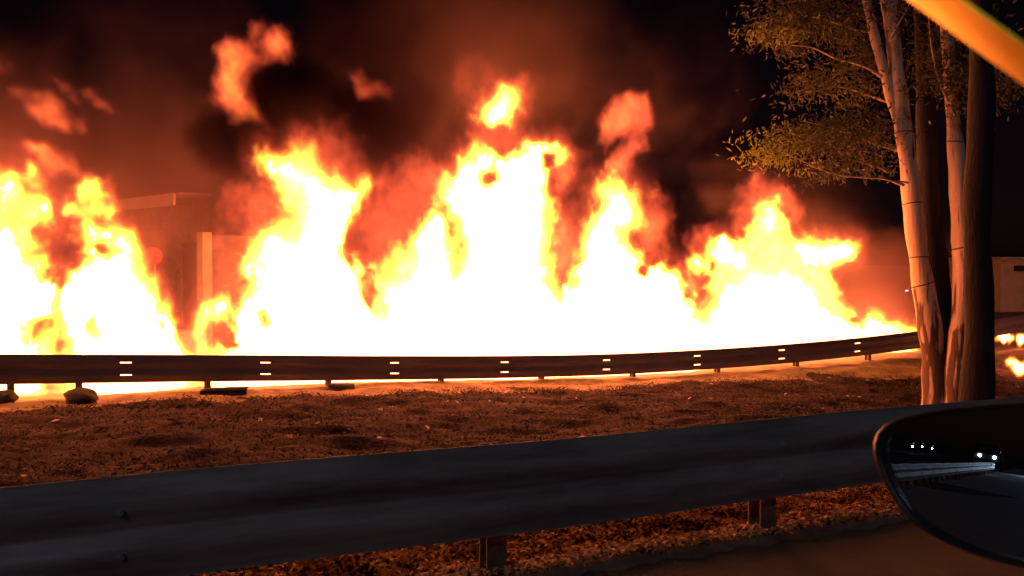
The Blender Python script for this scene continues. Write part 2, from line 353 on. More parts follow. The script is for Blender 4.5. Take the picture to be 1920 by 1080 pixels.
# ------------------------------------------------------------------ fire
def poly_sdf(poly, x, z):
    p = np.array(poly, float); q = np.roll(p, -1, 0)
    d = np.full(x.shape, 1e9); ins = np.zeros(x.shape, bool)
    for (x0, z0), (x1, z1) in zip(p, q):
        ex, ez = x1 - x0, z1 - z0; t = np.clip(((x - x0) * ex + (z - z0) * ez) / max(ex * ex + ez * ez, 1e-12), 0, 1)
        d = np.minimum(d, (x - x0 - t * ex) ** 2 + (z - z0 - t * ez) ** 2)
        c = ((z0 > z) != (z1 > z)); xx = x0 + (z - z0) * ex / (ez if abs(ez) > 1e-12 else 1e-12)
        ins ^= c & (x < xx)
    d = np.sqrt(d); return np.where(ins, d, -d)
def bil(map2, x, z, x0, z0, st):
    fx = np.clip((x - x0) / st, 0, map2.shape[0] - 1.001); fz = np.clip((z - z0) / st, 0, map2.shape[1] - 1.001)
    i = fx.astype(np.int32); j = fz.astype(np.int32); u = fx - i; v = fz - j
    return (map2[i, j] * (1 - u) * (1 - v) + map2[i + 1, j] * u * (1 - v) + map2[i, j + 1] * (1 - u) * v + map2[i + 1, j + 1] * u * v)
def volume_tree(name, mn, mx, res, material, to_mesh=None, carrier=None):
    ng = bpy.data.node_groups.new(name, 'GeometryNodeTree')
    ng.interface.new_socket('Geometry', in_out='INPUT', socket_type='NodeSocketGeometry'); ng.interface.new_socket('Geometry', in_out='OUTPUT', socket_type='NodeSocketGeometry')
    n = ng.nodes; l = ng.links; gi = n.new('NodeGroupInput'); go = n.new('NodeGroupOutput')
    vc = n.new('GeometryNodeVolumeCube')
    vc.inputs['Min'].default_value = mn; vc.inputs['Max'].default_value = mx
    for a_, r_ in zip('XYZ', res): vc.inputs['Resolution ' + a_].default_value = r_
    pos = n.new('GeometryNodeInputPosition'); sub = n.new('ShaderNodeVectorMath'); sub.operation = 'SUBTRACT'; sub.inputs[1].default_value = mn
    l.new(pos.outputs[0], sub.inputs[0])
    mul = n.new('ShaderNodeVectorMath'); mul.operation = 'MULTIPLY'; mul.inputs[1].default_value = [(res[i] - 1) / (mx[i] - mn[i]) for i in range(3)]
    l.new(sub.outputs[0], mul.inputs[0])
    ad = n.new('ShaderNodeVectorMath'); ad.operation = 'ADD'; ad.inputs[1].default_value = (0.5, 0.5, 0.5); l.new(mul.outputs[0], ad.inputs[0])
    fl = n.new('ShaderNodeVectorMath'); fl.operation = 'FLOOR'; l.new(ad.outputs[0], fl.inputs[0])
    dt = n.new('ShaderNodeVectorMath'); dt.operation = 'DOT_PRODUCT'; dt.inputs[1].default_value = (res[1] * res[2], res[2], 1); l.new(fl.outputs[0], dt.inputs[0])
    at = n.new('GeometryNodeInputNamedAttribute'); at.data_type = 'FLOAT'; at.inputs['Name'].default_value = 'd'
    si = n.new('GeometryNodeSampleIndex'); si.data_type = 'FLOAT'; si.domain = 'POINT'; si.clamp = True
    fi = n.new('FunctionNodeFloatToInt'); fi.rounding_mode = 'ROUND'; l.new(dt.outputs['Value'], fi.inputs[0])
    src = gi.outputs[0]
    if carrier is not None:
        oi = n.new('GeometryNodeObjectInfo'); oi.inputs['Object'].default_value = carrier; oi.transform_space = 'ORIGINAL'; src = oi.outputs['Geometry']
    l.new(src, si.inputs['Geometry']); l.new(at.outputs['Attribute'], si.inputs['Value']); l.new(fi.outputs[0], si.inputs['Index'])
    l.new(si.outputs[0], vc.inputs['Density'])
    last = vc.outputs[0]
    if to_mesh is not None:
        vm = n.new('GeometryNodeVolumeToMesh'); vm.inputs['Threshold'].default_value = to_mesh; vm.inputs['Adaptivity'].default_value = 0.15
        l.new(last, vm.inputs['Volume']); last = vm.outputs[0]
    else:
        sm = n.new('GeometryNodeSetMaterial'); sm.inputs['Material'].default_value = material; l.new(last, sm.inputs['Geometry']); last = sm.outputs[0]
    l.new(last, go.inputs[0]); return ng
def grid_object(name, D, mn, mx, material, parent=None, to_mesh=None, **kw):
    res = D.shape; me = bpy.data.meshes.new(name); me.vertices.add(D.size)
    at = me.attributes.new('d', 'FLOAT', 'POINT'); at.data.foreach_set('value', np.ascontiguousarray(D, dtype=np.float32).ravel())
    if to_mesh is not None:
        tmp = bpy.data.objects.new(name + '_tmp', me); COL.objects.link(tmp)
        md = tmp.modifiers.new('v', 'NODES'); md.node_group = volume_tree(name, mn, mx, res, None, to_mesh)
        dg = bpy.context.evaluated_depsgraph_get(); dg.update(); ev = tmp.evaluated_get(dg)
        out = bpy.data.meshes.new_from_object(ev, depsgraph=dg); out.name = name
        bpy.data.objects.remove(tmp); bpy.data.meshes.remove(me)
        out.materials.clear(); out.materials.append(material)
        return obj(name, out, None, parent, **kw)
    carrier = bpy.data.objects.new(name + '_values', me)          # the grid's numbers, read by the volume's own node tree; never in the scene
    vd = bpy.data.volumes.new(name); vd.materials.append(material)
    o = obj(name, vd, None, parent, **kw)
    md = o.modifiers.new('grid', 'NODES'); md.node_group = volume_tree(name, mn, mx, res, material, None, carrier)
    return o
FOFF = 1.25
def fire_pt(px, py, off=FOFF):                # photo point -> (world x, world z) on the curtain of fire behind the far rail
    D = np.interp(px, FR[:, 0], FR[:, 3]) + off
    p = P(px, py, D); return (p[0], p[2])
def make_fire(label, hot, warm, group, vox=0.06, ymin_px=765, off=FOFF, seed=0.0, half=0.75, namp=0.40, ws=1.0, cool=()):
    """hot: polygons of burning gas (photo points), warm: (polygon, peak, softness)"""
    hotw = [[fire_pt(*p, off) for p in poly] for poly in hot]; warmw = [([fire_pt(*p, off) for p in poly], k, s) for poly, k, s in warm]
    allp = np.array([p for poly in hotw for p in poly] + [p for poly, _, _ in warmw for p in poly])
    x0, x1 = allp[:, 0].min() - 0.7, allp[:, 0].max() + 0.7; z0, z1 = allp[:, 1].min() - 0.1, allp[:, 1].max() + 0.8
    yc0 = np.interp([x0, x1], topP[:, 0], topP[:, 1]) + off; ya, yb = yc0.min() - 1.1, yc0.max() + 1.1
    nx, ny_, nz = int((x1 - x0) / vox) + 1, int((yb - ya) / (vox * 1.6)) + 1, int((z1 - z0) / vox) + 1
    X = np.linspace(x0, x1, nx); Y = np.linspace(ya, yb, ny_); Z = np.linspace(z0, z1, nz)
    # 2-D maps
    mx_, mz_ = np.arange(x0 - 1.2, x1 + 1.2, 0.05), np.arange(z0 - 1.2, z1 + 1.2, 0.05)
    AX, AZ = np.meshgrid(mx_, mz_, indexing='ij')
    H = np.full(AX.shape, -9.0)
    for poly in hotw: H = np.maximum(H, poly_sdf(poly, AX, AZ))
    out = np.zeros((nx, ny_, nz), np.float32)
    GXx, GYy, GZz = np.meshgrid(X.astype(np.float32), Y.astype(np.float32), Z.astype(np.float32), indexing='ij')
    S = seed
    n1 = fbm(GXx * 1.1 + S, GYy * 1.1, GZz * 0.8 + S, 4, 0.6); n2 = fbm(GXx * 1.1 + 31 + S, GYy * 1.1 + 7, GZz * 0.8, 4, 0.6); n3 = fbm(GXx * 2.6 + 11, GYy * 2.6 + S, GZz * 2.0, 4, 0.72)
    yc = (np.interp(X, topP[:, 0], topP[:, 1]) + off)[:, None, None]
    dy = (GYy - yc) / half
    wx = GXx + 0.30 * n1 + 0.07 * n3; wz = GZz + 0.30 * n2
    s = bil(H, wx, wz, mx_[0], mz_[0], 0.05) if hotw else np.full(out.shape, -9.0)
    n5 = fbm(GXx * 4.2 + 0.8 * n1 + S, GYy * 3.0 + 20, GZz * 1.5 + 0.8 * n2, 3, 0.55)
    s = np.minimum(s, 9)
    for poly in cool:
        B = poly_sdf([fire_pt(*p, off) for p in poly], AX, AZ); s = np.minimum(s, 0.03 - 2.4 * bil(B, wx + 0.1 * n3, wz, mx_[0], mz_[0], 0.05))
    s3 = s + 0.0 + 0.22 * n5 - 0.45 * dy ** 2 + namp * (n3 + 0.05)
    n4 = fbm(GXx * 7.5 + 3 + S, GYy * 4.5, GZz * 5.0, 3, 0.6)
    width = ws * (0.17 + 0.34 * np.clip(n2 * 1.2 + 0.45, 0, 1))
    s3 = s3 + 0.12 * n4
    t = 0.66 * sstep(-1.3, 0.0, s3 / width) ** 1.3 + 0.34 * sstep(-0.25, 1.15, s3 / width)
    t = np.maximum(t, ws * 0.30 * sstep(-0.95, 0.05, s3 + 0.35 * n1 + 0.10 * n4))
    out = t.copy()
    for poly, k, soft in warmw:
        A = poly_sdf(poly, AX, AZ)
        w = bil(A, wx + 0.12 * n3, wz - 0.12 * n1, mx_[0], mz_[0], 0.05) - 0.35 * dy ** 2 * soft / 0.3
        r = k * sstep(-soft, soft * 0.7, w + soft * (0.9 * n3 + 0.75 * n4)) * (0.86 + 0.5 * n3 + 0.32 * n4)
        out = np.maximum(out, r)
    out = np.clip(out, 0, 1)
    if off > 0.5: out = out * sstep(0.12, 0.45, GYy - (yc - off))            # the fire stands behind the rail
    # fade to nothing at the walls of the grid
    for ax, nn in ((0, nx), (1, ny_), (2, nz)):
        e_ = np.clip(np.minimum(np.arange(nn), np.arange(nn)[::-1]) / 3.0, 0, 1); sh = [1, 1, 1]; sh[ax] = nn; out = out * e_.reshape(sh)
    out[out < 0.01] = 0
    mn, mx = (x0, ya, z0), (x1, yb, z1)
    core = grid_object('fire', out, mn, mx, M['core'], to_mesh=0.93, label=label, cat='fire', group=group)
    grid_object('flame_fringe', out, mn, mx, M['fringe'], parent=core)
    return core
G = 'fires burning behind the far guardrail'
make_fire('tall ragged fire at the far left edge, with broken wisps rising over it',
    [[(-820, 820), (-820, 560), (-760, 400), (-640, 460), (-560, 330), (-500, 400), (-430, 300), (-380, 400), (-300, 290), (-250, 420), (-190, 380), (-130, 330), (-100, 400), (-50, 440), (0, 428), (38, 426), (52, 405), (60, 345), (82, 335), (98, 370), (102, 440), (92, 490), (112, 520), (130, 560), (134, 610), (128, 660), (134, 800)],  # flames beyond the left frame edge are unseen, raised to light the trunks
     [(-30, 375), (-20, 320), (5, 330), (26, 365)]],
    [([(45, 440), (52, 330), (85, 322), (112, 340), (104, 420), (98, 460), (50, 470)], 0.6, 0.2), ([(110, 200), (140, 190), (150, 225), (172, 258), (140, 255), (115, 235)], 0.47, 0.12),
     ([(98, 285), (130, 280), (158, 325), (130, 338), (112, 320)], 0.50, 0.12), ([(168, 168), (188, 165), (196, 190), (215, 200), (185, 208)], 0.40, 0.11), ([(-60, 112), (30, 112), (50, 130), (46, 150), (10, 140), (-60, 150)], 0.47, 0.14),
     ([(-200, 300), (30, 300), (60, 420), (-200, 460)], 0.30, 0.5)], G, seed=3.1, vox=0.055, cool=[[(104, 440), (150, 460), (176, 600), (166, 668), (120, 668), (108, 560)], [(-10, 540), (20, 535), (40, 560), (30, 600), (-5, 595)], [(70, 480), (100, 480), (120, 540), (90, 545)], [(76, 610), (96, 605), (100, 640), (80, 640)]])
make_fire('rounded fire left of the house corner, topped by one thin yellow tongue',
    [[(150, 765), (152, 600), (142, 570), (158, 522), (185, 505), (202, 480), (196, 442), (208, 430), (236, 440), (264, 468), (270, 500), (290, 522), (302, 560), (320, 592), (330, 622), (338, 642), (378, 662), (378, 765)]],
    [([(178, 345), (215, 340), (228, 370), (228, 415), (215, 440), (190, 420), (168, 402), (186, 378)], 0.68, 0.2), ([(130, 440), (160, 500), (150, 600), (125, 620), (100, 520), (110, 450)], 0.30, 0.25),
     ([(260, 440), (300, 480), (340, 600), (300, 560)], 0.36, 0.3)], G, seed=8.4, vox=0.05, cool=[[(292, 440), (462, 440), (474, 540), (440, 585), (425, 560), (398, 568), (380, 610), (384, 652), (348, 652), (318, 585), (296, 520)], [(104, 440), (150, 460), (172, 600), (162, 668), (120, 668), (108, 560)], [(196, 470), (230, 462), (250, 478), (210, 490)], [(196, 610), (216, 600), (222, 625), (200, 630)], [(290, 608), (312, 606), (308, 632), (292, 630)], [(142, 640), (160, 560), (166, 600), (155, 660)]])
make_fire('broad fire with a forked peak, directly right of the house corner',
    [[(385, 765), (398, 645), (386, 602), (400, 578), (424, 570), (440, 602), (466, 608), (486, 560), (476, 512), (466, 478), (498, 444), (538, 430), (560, 402), (546, 362), (520, 332), (516, 306), (560, 286), (578, 272), (592, 300), (612, 325), (640, 346), (664, 350), (688, 350), (682, 378), (656, 412), (642, 450), (652, 490), (692, 510), (712, 542), (722, 580), (755, 640), (760, 765)]],
    [([(440, 440), (470, 320), (520, 280), (590, 236), (645, 235), (680, 290), (710, 360), (700, 520), (640, 440), (480, 480)], 0.37, 0.45),
     ([(432, 105), (455, 92), (495, 100), (506, 66), (534, 58), (552, 84), (552, 122), (508, 126), (488, 142), (480, 172), (490, 206), (504, 232), (468, 236), (448, 212), (424, 200), (430, 170), (446, 150)], 0.48, 0.17),
     ([(395, 640), (400, 540), (470, 480), (480, 640)], 0.28, 0.4), ([(640, 430), (700, 330), (770, 290), (820, 300), (850, 330), (850, 400), (795, 430), (745, 490), (690, 520)], 0.34, 0.5)], G, seed=12.7, vox=0.055, cool=[[(292, 440), (462, 440), (474, 540), (440, 585), (425, 560), (398, 568), (380, 610), (384, 652), (348, 652), (318, 585), (296, 520)], [(392, 625), (420, 590), (455, 600), (474, 650), (430, 668)], [(672, 520), (700, 500), (728, 545), (712, 592), (684, 580)], [(500, 590), (520, 580), (530, 615), (508, 625)], [(470, 600), (484, 590), (490, 620), (474, 640)], [(640, 480), (672, 490), (680, 530), (655, 510)]])
make_fire('tallest and widest fire in the middle, with a loose flame floating over its peak',
    [[(670, 765), (682, 650), (704, 590), (706, 522), (740, 500), (772, 470), (796, 426), (815, 415), (834, 432), (844, 480), (856, 496), (852, 430), (842, 382), (846, 350), (878, 312), (896, 283), (912, 290), (932, 308), (960, 300), (986, 280), (1012, 285), (1040, 280), (1056, 300), (1042, 320), (1022, 332), (1026, 362), (1040, 402), (1036, 450), (1026, 500), (1034, 540), (1050, 565), (1080, 610), (1090, 765)],
     [(898, 218), (922, 186), (938, 166), (962, 172), (958, 200), (946, 234), (918, 240), (900, 232)]],
    [([(868, 300), (880, 200), (930, 150), (982, 140), (992, 184), (972, 232), (968, 300)], 0.40, 0.34), ([(1040, 285), (1080, 300), (1088, 345), (1062, 380), (1072, 420), (1064, 490), (1050, 545), (1020, 500)], 0.42, 0.3),
     ([(668, 155), (695, 150), (735, 168), (738, 190), (705, 190)], 0.36, 0.14), ([(790, 430), (800, 330), (850, 300), (870, 330), (850, 400), (850, 480)], 0.33, 0.4)], G, seed=22.2, vox=0.058, cool=[[(700, 520), (722, 540), (728, 588), (712, 590)], [(845, 440), (856, 500), (850, 520), (838, 480)], [(1010, 290), (1050, 285), (1050, 330), (1020, 330)], [(1024, 440), (1040, 540), (1048, 570), (1030, 540)], [(905, 330), (925, 318), (935, 345), (912, 352)]])
make_fire('leaning pointed fire right of the tallest one, with a curled red wisp high above',
    [[(1000, 765), (1010, 640), (1040, 590), (1046, 552), (1070, 525), (1096, 495), (1086, 460), (1100, 412), (1120, 392), (1126, 350), (1142, 335), (1170, 345), (1190, 380), (1190, 410), (1164, 430), (1172, 450), (1200, 480), (1208, 508), (1240, 505), (1270, 515), (1300, 552), (1318, 592), (1345, 650), (1355, 765)]],
    [([(1120, 345), (1145, 290), (1175, 262), (1140, 272), (1122, 245), (1126, 205), (1150, 182), (1185, 168), (1205, 165), (1226, 215), (1222, 240), (1206, 252), (1216, 278), (1192, 300), (1186, 340), (1170, 350)], 0.43, 0.19),
     ([(1190, 385), (1215, 362), (1242, 362), (1258, 400), (1250, 470), (1255, 510), (1210, 505), (1190, 440)], 0.40, 0.32), ([(1040, 430), (1090, 400), (1090, 500), (1050, 545)], 0.42, 0.3), ([(1265, 500), (1300, 510), (1318, 540), (1300, 560)], 0.6, 0.2)], G, seed=31.9, vox=0.058, cool=[[(1188, 500), (1215, 508), (1210, 530), (1190, 520)], [(1270, 530), (1300, 545), (1312, 580), (1285, 560)]], off=1.5, half=0.65)
make_fire('wide spreading fire left of the gum tree, flame licking out to its right',
    [[(1280, 765), (1290, 670), (1316, 630), (1320, 606), (1332, 568), (1362, 530), (1400, 505), (1450, 500), (1490, 515), (1530, 540), (1552, 570), (1575, 602), (1618, 625), (1640, 606), (1652, 594), (1666, 610), (1700, 620), (1730, 622), (1730, 740)],
     [(1336, 460), (1362, 452), (1400, 470), (1420, 500), (1380, 510), (1340, 490)], [(1498, 462), (1530, 450), (1566, 456), (1610, 466), (1608, 488), (1560, 502), (1515, 496)], [(1428, 388), (1446, 380), (1462, 420), (1452, 445), (1436, 430)],
     [(1298, 492), (1320, 488), (1334, 500), (1316, 506)]],
    [([(1330, 560), (1338, 452), (1362, 450), (1396, 440), (1412, 410), (1428, 376), (1448, 374), (1472, 400), (1486, 440), (1520, 470), (1560, 500), (1585, 560), (1610, 600), (1560, 610), (1400, 600)], 0.70, 0.2),
     ([(1362, 460), (1388, 345), (1430, 325), (1490, 355), (1506, 392), (1500, 450), (1440, 420)], 0.38, 0.36), ([(1600, 590), (1700, 590), (1735, 620), (1640, 625)], 0.42, 0.35),
     ([(1290, 440), (1340, 420), (1345, 500), (1300, 520)], 0.40, 0.3)], G, seed=41.3, vox=0.06, off=2.0, half=0.6)
make_fire('low broken line of small flames seen under the guardrail right of the gum tree',
    [[(1843, 646), (1848, 636), (1860, 638), (1864, 645)], [(1864, 645), (1870, 635), (1880, 632), (1888, 641), (1884, 646)], [(1889, 644), (1896, 633), (1908, 630), (1914, 642)], [(1912, 643), (1918, 629), (1932, 626), (1944, 640), (1990, 630), (2050, 634), (2040, 646), (1940, 645)]],
    [], G, seed=50.3, vox=0.04, off=0.35, half=0.25, namp=0.10, ws=0.3)
make_fire('small patch of flames burning on the grass right of the dark tree trunk',
    [[(1856, 676), (1864, 667), (1878, 668), (1884, 678), (1868, 682)], [(1872, 686), (1880, 673), (1896, 670), (1906, 680), (1900, 690), (1884, 689)], [(1902, 690), (1910, 668), (1922, 666), (1935, 676), (1990, 670), (2050, 672), (2055, 690), (1960, 694), (1915, 693)]],
    [], G, seed=57.3, vox=0.04, off=-2.3, half=0.3, namp=0.10, ws=0.3)

# ------------------------------------------------------------------ smoke (one plume nobody could count)
sx, sy, sz = (-15, 15), (13.2, 27), (-1.2, 13.0); vs = 0.2
nx, ny_, nz = int((sx[1] - sx[0]) / vs) + 1, int((sy[1] - sy[0]) / vs) + 1, int((sz[1] - sz[0]) / vs) + 1
X, Y, Z = np.meshgrid(np.linspace(*sx, nx), np.linspace(*sy, ny_), np.linspace(*sz, nz), indexing='ij')
w1 = fbm(X * 0.35, Y * 0.35, Z * 0.3, 4, 0.55); w2 = fbm(X * 0.35 + 9, Y * 0.35, Z * 0.3 + 4, 4, 0.55)
n = fbm(X * 0.55 + 1.6 * w1 + 3, Y * 0.55, Z * 0.5 + 1.6 * w2, 5, 0.62)
yc = np.interp(X, topP[:, 0], topP[:, 1]) + 2.6
body = sstep(0, 1, 1 - np.abs(Y - yc - 0.35 * np.clip(Z, 0, 20)) / (1.6 + 0.42 * np.clip(Z, 0, 20)))
ends = (0.6 + 0.4 * sstep(-6, -1, X)) * sstep(-15, -12.5, X) * sstep(14.5, 8.0 , X + 0.7 * np.clip(Z, 0, 20)) * sstep(10.5, 3.0, Z) * sstep(-1.2, 0.0, Z)
D = body * ends * (0.005 + 0.22 * sstep(0.0, 0.34, n))
for px, py, rr, dn, dd in ((1655, 540, 1.5, 0.9, 0.6), (1545, 430, 0.9, 0.25, 0.6), (300, 330, 1.6, 0.35, 0.6), (430, 500, 1.2, 0.5, 1.0), (30, 300, 1.5, 0.6, 0.8), (900, 90, 2.2, 0.22, 1.0)):
    c = P(px, py, np.interp(px, FR[:, 0], FR[:, 3]) + FOFF + dd)
    r2 = np.sqrt((X - c[0] + 0.7 * w1) ** 2 + ((Y - c[1]) / 0.9) ** 2 + (Z - c[2] + 0.7 * w2) ** 2) / rr
    D = np.maximum(D, dn * sstep(1.4, 0.2, r2 + 1.0 * n))
SOOT = np.zeros_like(D)
# dense dark rolls of smoke hanging in front of the upper flames
for px, py, rr, dn, dd in ((560, 190, 0.72, 5.0, -0.3), (435, 285, 0.62, 4.5, -0.3), (500, 270, 0.5, 3.0, -0.3), (660, 225, 0.8, 2.2, -0.2), (720, 260, 0.6, 1.8, -0.2), (760, 190, 0.6, 1.2, 0.2), (130, 460, 0.35, 1.5, -0.5), (700, 60, 1.3, 0.5, 0.5), (405, 395, 0.75, 1.6, 1.2)):
    c = P(px, py, np.interp(px, FR[:, 0], FR[:, 3]) + FOFF + dd)
    r2 = np.sqrt(((X - c[0] + 0.5 * w1) / 1.1) ** 2 + ((Y - c[1]) / 0.9) ** 2 + (Z - c[2] + 0.5 * w2) ** 2) / rr
    SOOT = np.maximum(SOOT, dn * sstep(1.15, 0.5, r2 + 1.0 * n + 0.5 * fbm(X * 1.5, Y * 1.5, Z * 1.5, 3)))
D[D < 0.004] = 0; SOOT[SOOT < 0.01] = 0
smoke = grid_object('smoke', D.astype(np.float32), (sx[0], sy[0], sz[0]), (sx[1], sy[1], sz[1]), M['smoke'], kind='stuff', label='brown smoke rolling up above and behind the flames')

soot = grid_object('dark_smoke', SOOT.astype(np.float32), (sx[0], sy[0], sz[0]), (sx[1], sy[1], sz[1]), M['soot'], kind='stuff', label='near-black rolls of soot smoke drifting before the upper flames')
# ------------------------------------------------------------------ house behind the left fires
hr = np.array([-7.75, 19.6]); hl = np.array([-19.4, 29.4]); hd = (hl - hr) / np.linalg.norm(hl - hr); ang = math.atan2(hd[1], hd[0])
hn = np.array([hd[1], -hd[0]]);  hn = hn if hn[1] < 0 else -hn      # faces the camera
sd = np.array([-hd[1], hd[0]]); sd = sd if sd[0] > 0 else -sd
house = obj('house', None, label='timber clad house with pale corner post and eave board, behind the left fires', cat='house')
Hh = 3.15; ZB = -1.0
HL = float(np.linalg.norm(hl - hr))
def plank(a, b, z, h, out, d=0.03, mt='boards_dark'):
    a = np.array(a); b = np.array(b); L = np.linalg.norm(b - a); t = (b - a) / L; c = (a + b) / 2
    mb = MB(); nrm = np.array([out[0], out[1], 0]); tilt = nrm * 0.1 + np.array([0, 0, 1]); tilt /= np.linalg.norm(tilt)
    mb.box((c[0] + out[0] * d / 2, c[1] + out[1] * d / 2, z + h / 2), L, d, h, ax=(np.array([t[0], t[1], 0]), np.cross(tilt, [t[0], t[1], 0]), tilt))
    return obj('plank', mb.mesh('plank'), M[mt], house)
zz = ZB + 0.35
while zz < Hh - 0.1:
    h = 0.2
    ds, de = 0.35, 1.25                       # doorway along the front wall, from the corner
    if zz < 2.0:
        plank(hr + hd * 0.05, hr + hd * ds, zz, h - 0.008, hn); plank(hr + hd * de, hl, zz, h - 0.008, hn)
    else: plank(hr + hd * 0.05, hl, zz, h - 0.008, hn)
    if zz < 2.3: plank(hr + sd * 0.12, hr + sd * 3.6, zz, h - 0.008, -hd, mt='wood')
    zz += h
mb = MB(); c = hr + hd * (HL / 2) - hn * 0.12
mb.box((c[0], c[1], (ZB + Hh) / 2), HL - 0.3, 0.1, Hh - ZB, rz=ang); c = hr + sd * 1.85 + hd * 0.12
mb.box((c[0], c[1], (ZB + 2.35) / 2), 3.5, 0.1, 2.35 - ZB, rz=math.atan2(sd[1], sd[0])); obj('wall', mb.mesh('wall'), M['dark'], house)
mb = MB(); c = hr - hd * 0.02 + hn * 0.05; mb.box((c[0], c[1], (ZB + 2.4) / 2 ), 0.30, 0.26, 2.4 - ZB, rz=ang); o = obj('corner_post', mb.mesh('corner_post'), M['trim'], house); bevel(o, 0.02)
mb = MB(); a_ = hr - hd * (-0.1) + hn * 0.75; b_ = hl + hn * 0.75; c = (a_ + b_) / 2
mb.box((c[0], c[1], Hh + 0.05), np.linalg.norm(b_ - a_), 0.06, 0.3, rz=ang); o = obj('eave_board', mb.mesh('eave_board'), M['trim'], house); bevel(o, 0.01)
mb = MB(); ridge = 0.03
e0, e1 = hr - hd * 0.1 + hn * 0.72, hl + hn * 0.72; r0, r1 = hr - hd * 0.1 + sd * 0.06, hl + sd * 0.06; k0, k1 = hr - hd * 0.1 + sd * 0.12, hl + sd * 0.12
for lift in (0.12, 0.2):
    pass
V = [(*e0, Hh + 0.21), (*e1, Hh + 0.21), (*r1, Hh + 0.2 + ridge), (*r0, Hh + 0.2 + ridge), (*k0, Hh + 0.21), (*k1, Hh + 0.21)]
V += [(x, y, z - 0.05) for x, y, z in V]
obj('roof', mesh_from('roof', V, [(0, 1, 2, 3), (3, 2, 5, 4), (9, 8, 7, 6), (10, 11, 8, 9), (0, 3, 9, 6), (3, 4, 10, 9), (0, 6, 7, 1), (4, 5, 11, 10), (1, 7, 8, 2), (2, 8, 11, 5)]), M['roof'], house)
mb = MB(); c = hr + hd * 0.8 - hn * 0.03; mb.box((c[0], c[1], (ZB + 0.35 + 2.0) / 2), 0.86, 0.05, 1.62, rz=ang); obj('door', mb.mesh('door'), M['dark'], house)
for d_ in (0.37, 1.23):
    mb = MB(); c = hr + hd * d_ + hn * 0.035; mb.box((c[0], c[1], 0.68), 0.07, 0.05, 2.66, rz=ang); obj('door_frame', mb.mesh('door_frame'), M['boards_dark'], house)
# ledge
mb = MB(); c = hr + hn * 1.1 + hd * 2.2; mb.box((c[0], c[1], -0.55), 8.0, 0.25, 1.2, rz=ang)
o = obj('low_wall', mb.mesh('low_wall'), M['concrete'], label='low concrete wall in front of the timber house', cat='wall'); bevel(o, 0.02)
# round red sign by the door
c = P(288, 480, 19.2); mb = MB(); nz_ = -ray(288, 480)
t_ = np.array([1., 0, 0])
mb.tube([c, c + np.array([0, 0.02, 0])], 0.22, 24); sign = obj('round_sign', mb.mesh('round_sign'), M['red'], label='round red sign beside the dark doorway of the house', cat='sign')
mb = MB(); mb.tube([c + np.array([0, 0.05, 0.1]), (c[0], c[1] + 0.05, -1.3)], 0.03, 8); obj('pole', mb.mesh('pole'), M['post'], sign)
# building far right
fb = P(1875, 590, 36); bw = 9.0
bld = obj('block_building', None, label='low plastered building far off at the right edge, behind the guardrail', cat='building')
top = P(1875, 488, 36)
mb = MB(); mb.box((fb[0] + bw / 2, fb[1] + 2.5, (top[2] - 2.5) / 2), bw, 5, top[2] + 2.5); obj('wall', mb.mesh('wall'), M['plaster'], bld)
mb = MB(); mb.box((fb[0] + bw / 2, fb[1] + 2.5, top[2] + 0.08), bw + 0.3, 5.3, 0.14); obj('roof_slab', mb.mesh('roof_slab'), M['concrete'], bld)
for k in range(3):
    c = P(1908, 503, 36); mb = MB(); mb.box((c[0] + 0.25 + k * 2.2, fb[1] - 0.01, c[2]), 0.95, 0.08, 0.26); obj('vent', mb.mesh('vent'), M['dark'], bld)
c = P(1851, 568, 30); mb = MB(); mb.tube([(c[0], c[1], c[2] - 2), (c[0], c[1], c[2] + 0.55)], [0.14, 0.12], 12); mb.tube([(c[0], c[1], c[2] + 0.5505), (c[0], c[1], c[2] + 0.62)], [0.16, 0.1], 12)
obj('marker_post', mb.mesh('marker_post', True), M['plaster'], label='pale round post between the dark tree trunk and the far building', cat='post')
c = P(1700, 545, 42); lp = obj('street_lamp', None, label='tiny bluish lamp seen through the smoke just left of the pale trunk', cat='street lamp')
mb = MB(); mb.tube([(c[0], c[1] + 0.1, -3), (c[0], c[1] + 0.1, c[2] + 0.1)], 0.04, 6); obj('pole', mb.mesh('pole'), M['post'], lp)
mb = MB(); mb.box(c, 0.12, 0.1, 0.09); obj('lamp_head', mb.mesh('lamp_head'), M['lamp_small'], lp)

# ------------------------------------------------------------------ trees
def path_px(pts, D): return [P(x, y, D if not hasattr(D, '__len__') else D[i]) for i, (x, y) in enumerate(pts)]
def densify(pts, rad, n=6, wob=0.012):
    pts = np.array(pts); rad = np.array(rad); m_ = len(pts); t = np.arange(m_); q = np.linspace(0, m_ - 1, (m_ - 1) * n + 1)
    out = []
    k = np.hanning(n + 3); k /= k.sum()
    for i in range(3):
        v = np.interp(q, t, pts[:, i]); h = len(k) // 2; v2 = np.convolve(np.pad(v, (h, len(k) - 1 - h), mode='reflect', reflect_type='odd'), k, mode='valid'); out.append(v2)
    P3 = np.stack(out, -1); P3[:, 0] += wob * np.sin(q * 2.1 + rad[0] * 100) ; P3[:, 1] += wob * np.cos(q * 1.7)
    r = np.interp(q, t, rad) * (1 + 0.06 * np.sin(q * 3.3 + 1) + 0.05 * np.sin(q * 7.1 + rad[0]))
    return list(P3), list(r)
DT = 15.0; u = DT / F; DS = 3.4                # DS: the tree stands this much beyond its first-guess distance
tree = obj('gum_tree', None, label='pale smooth-barked gum tree with forking orange-lit stems at right', cat='tree')
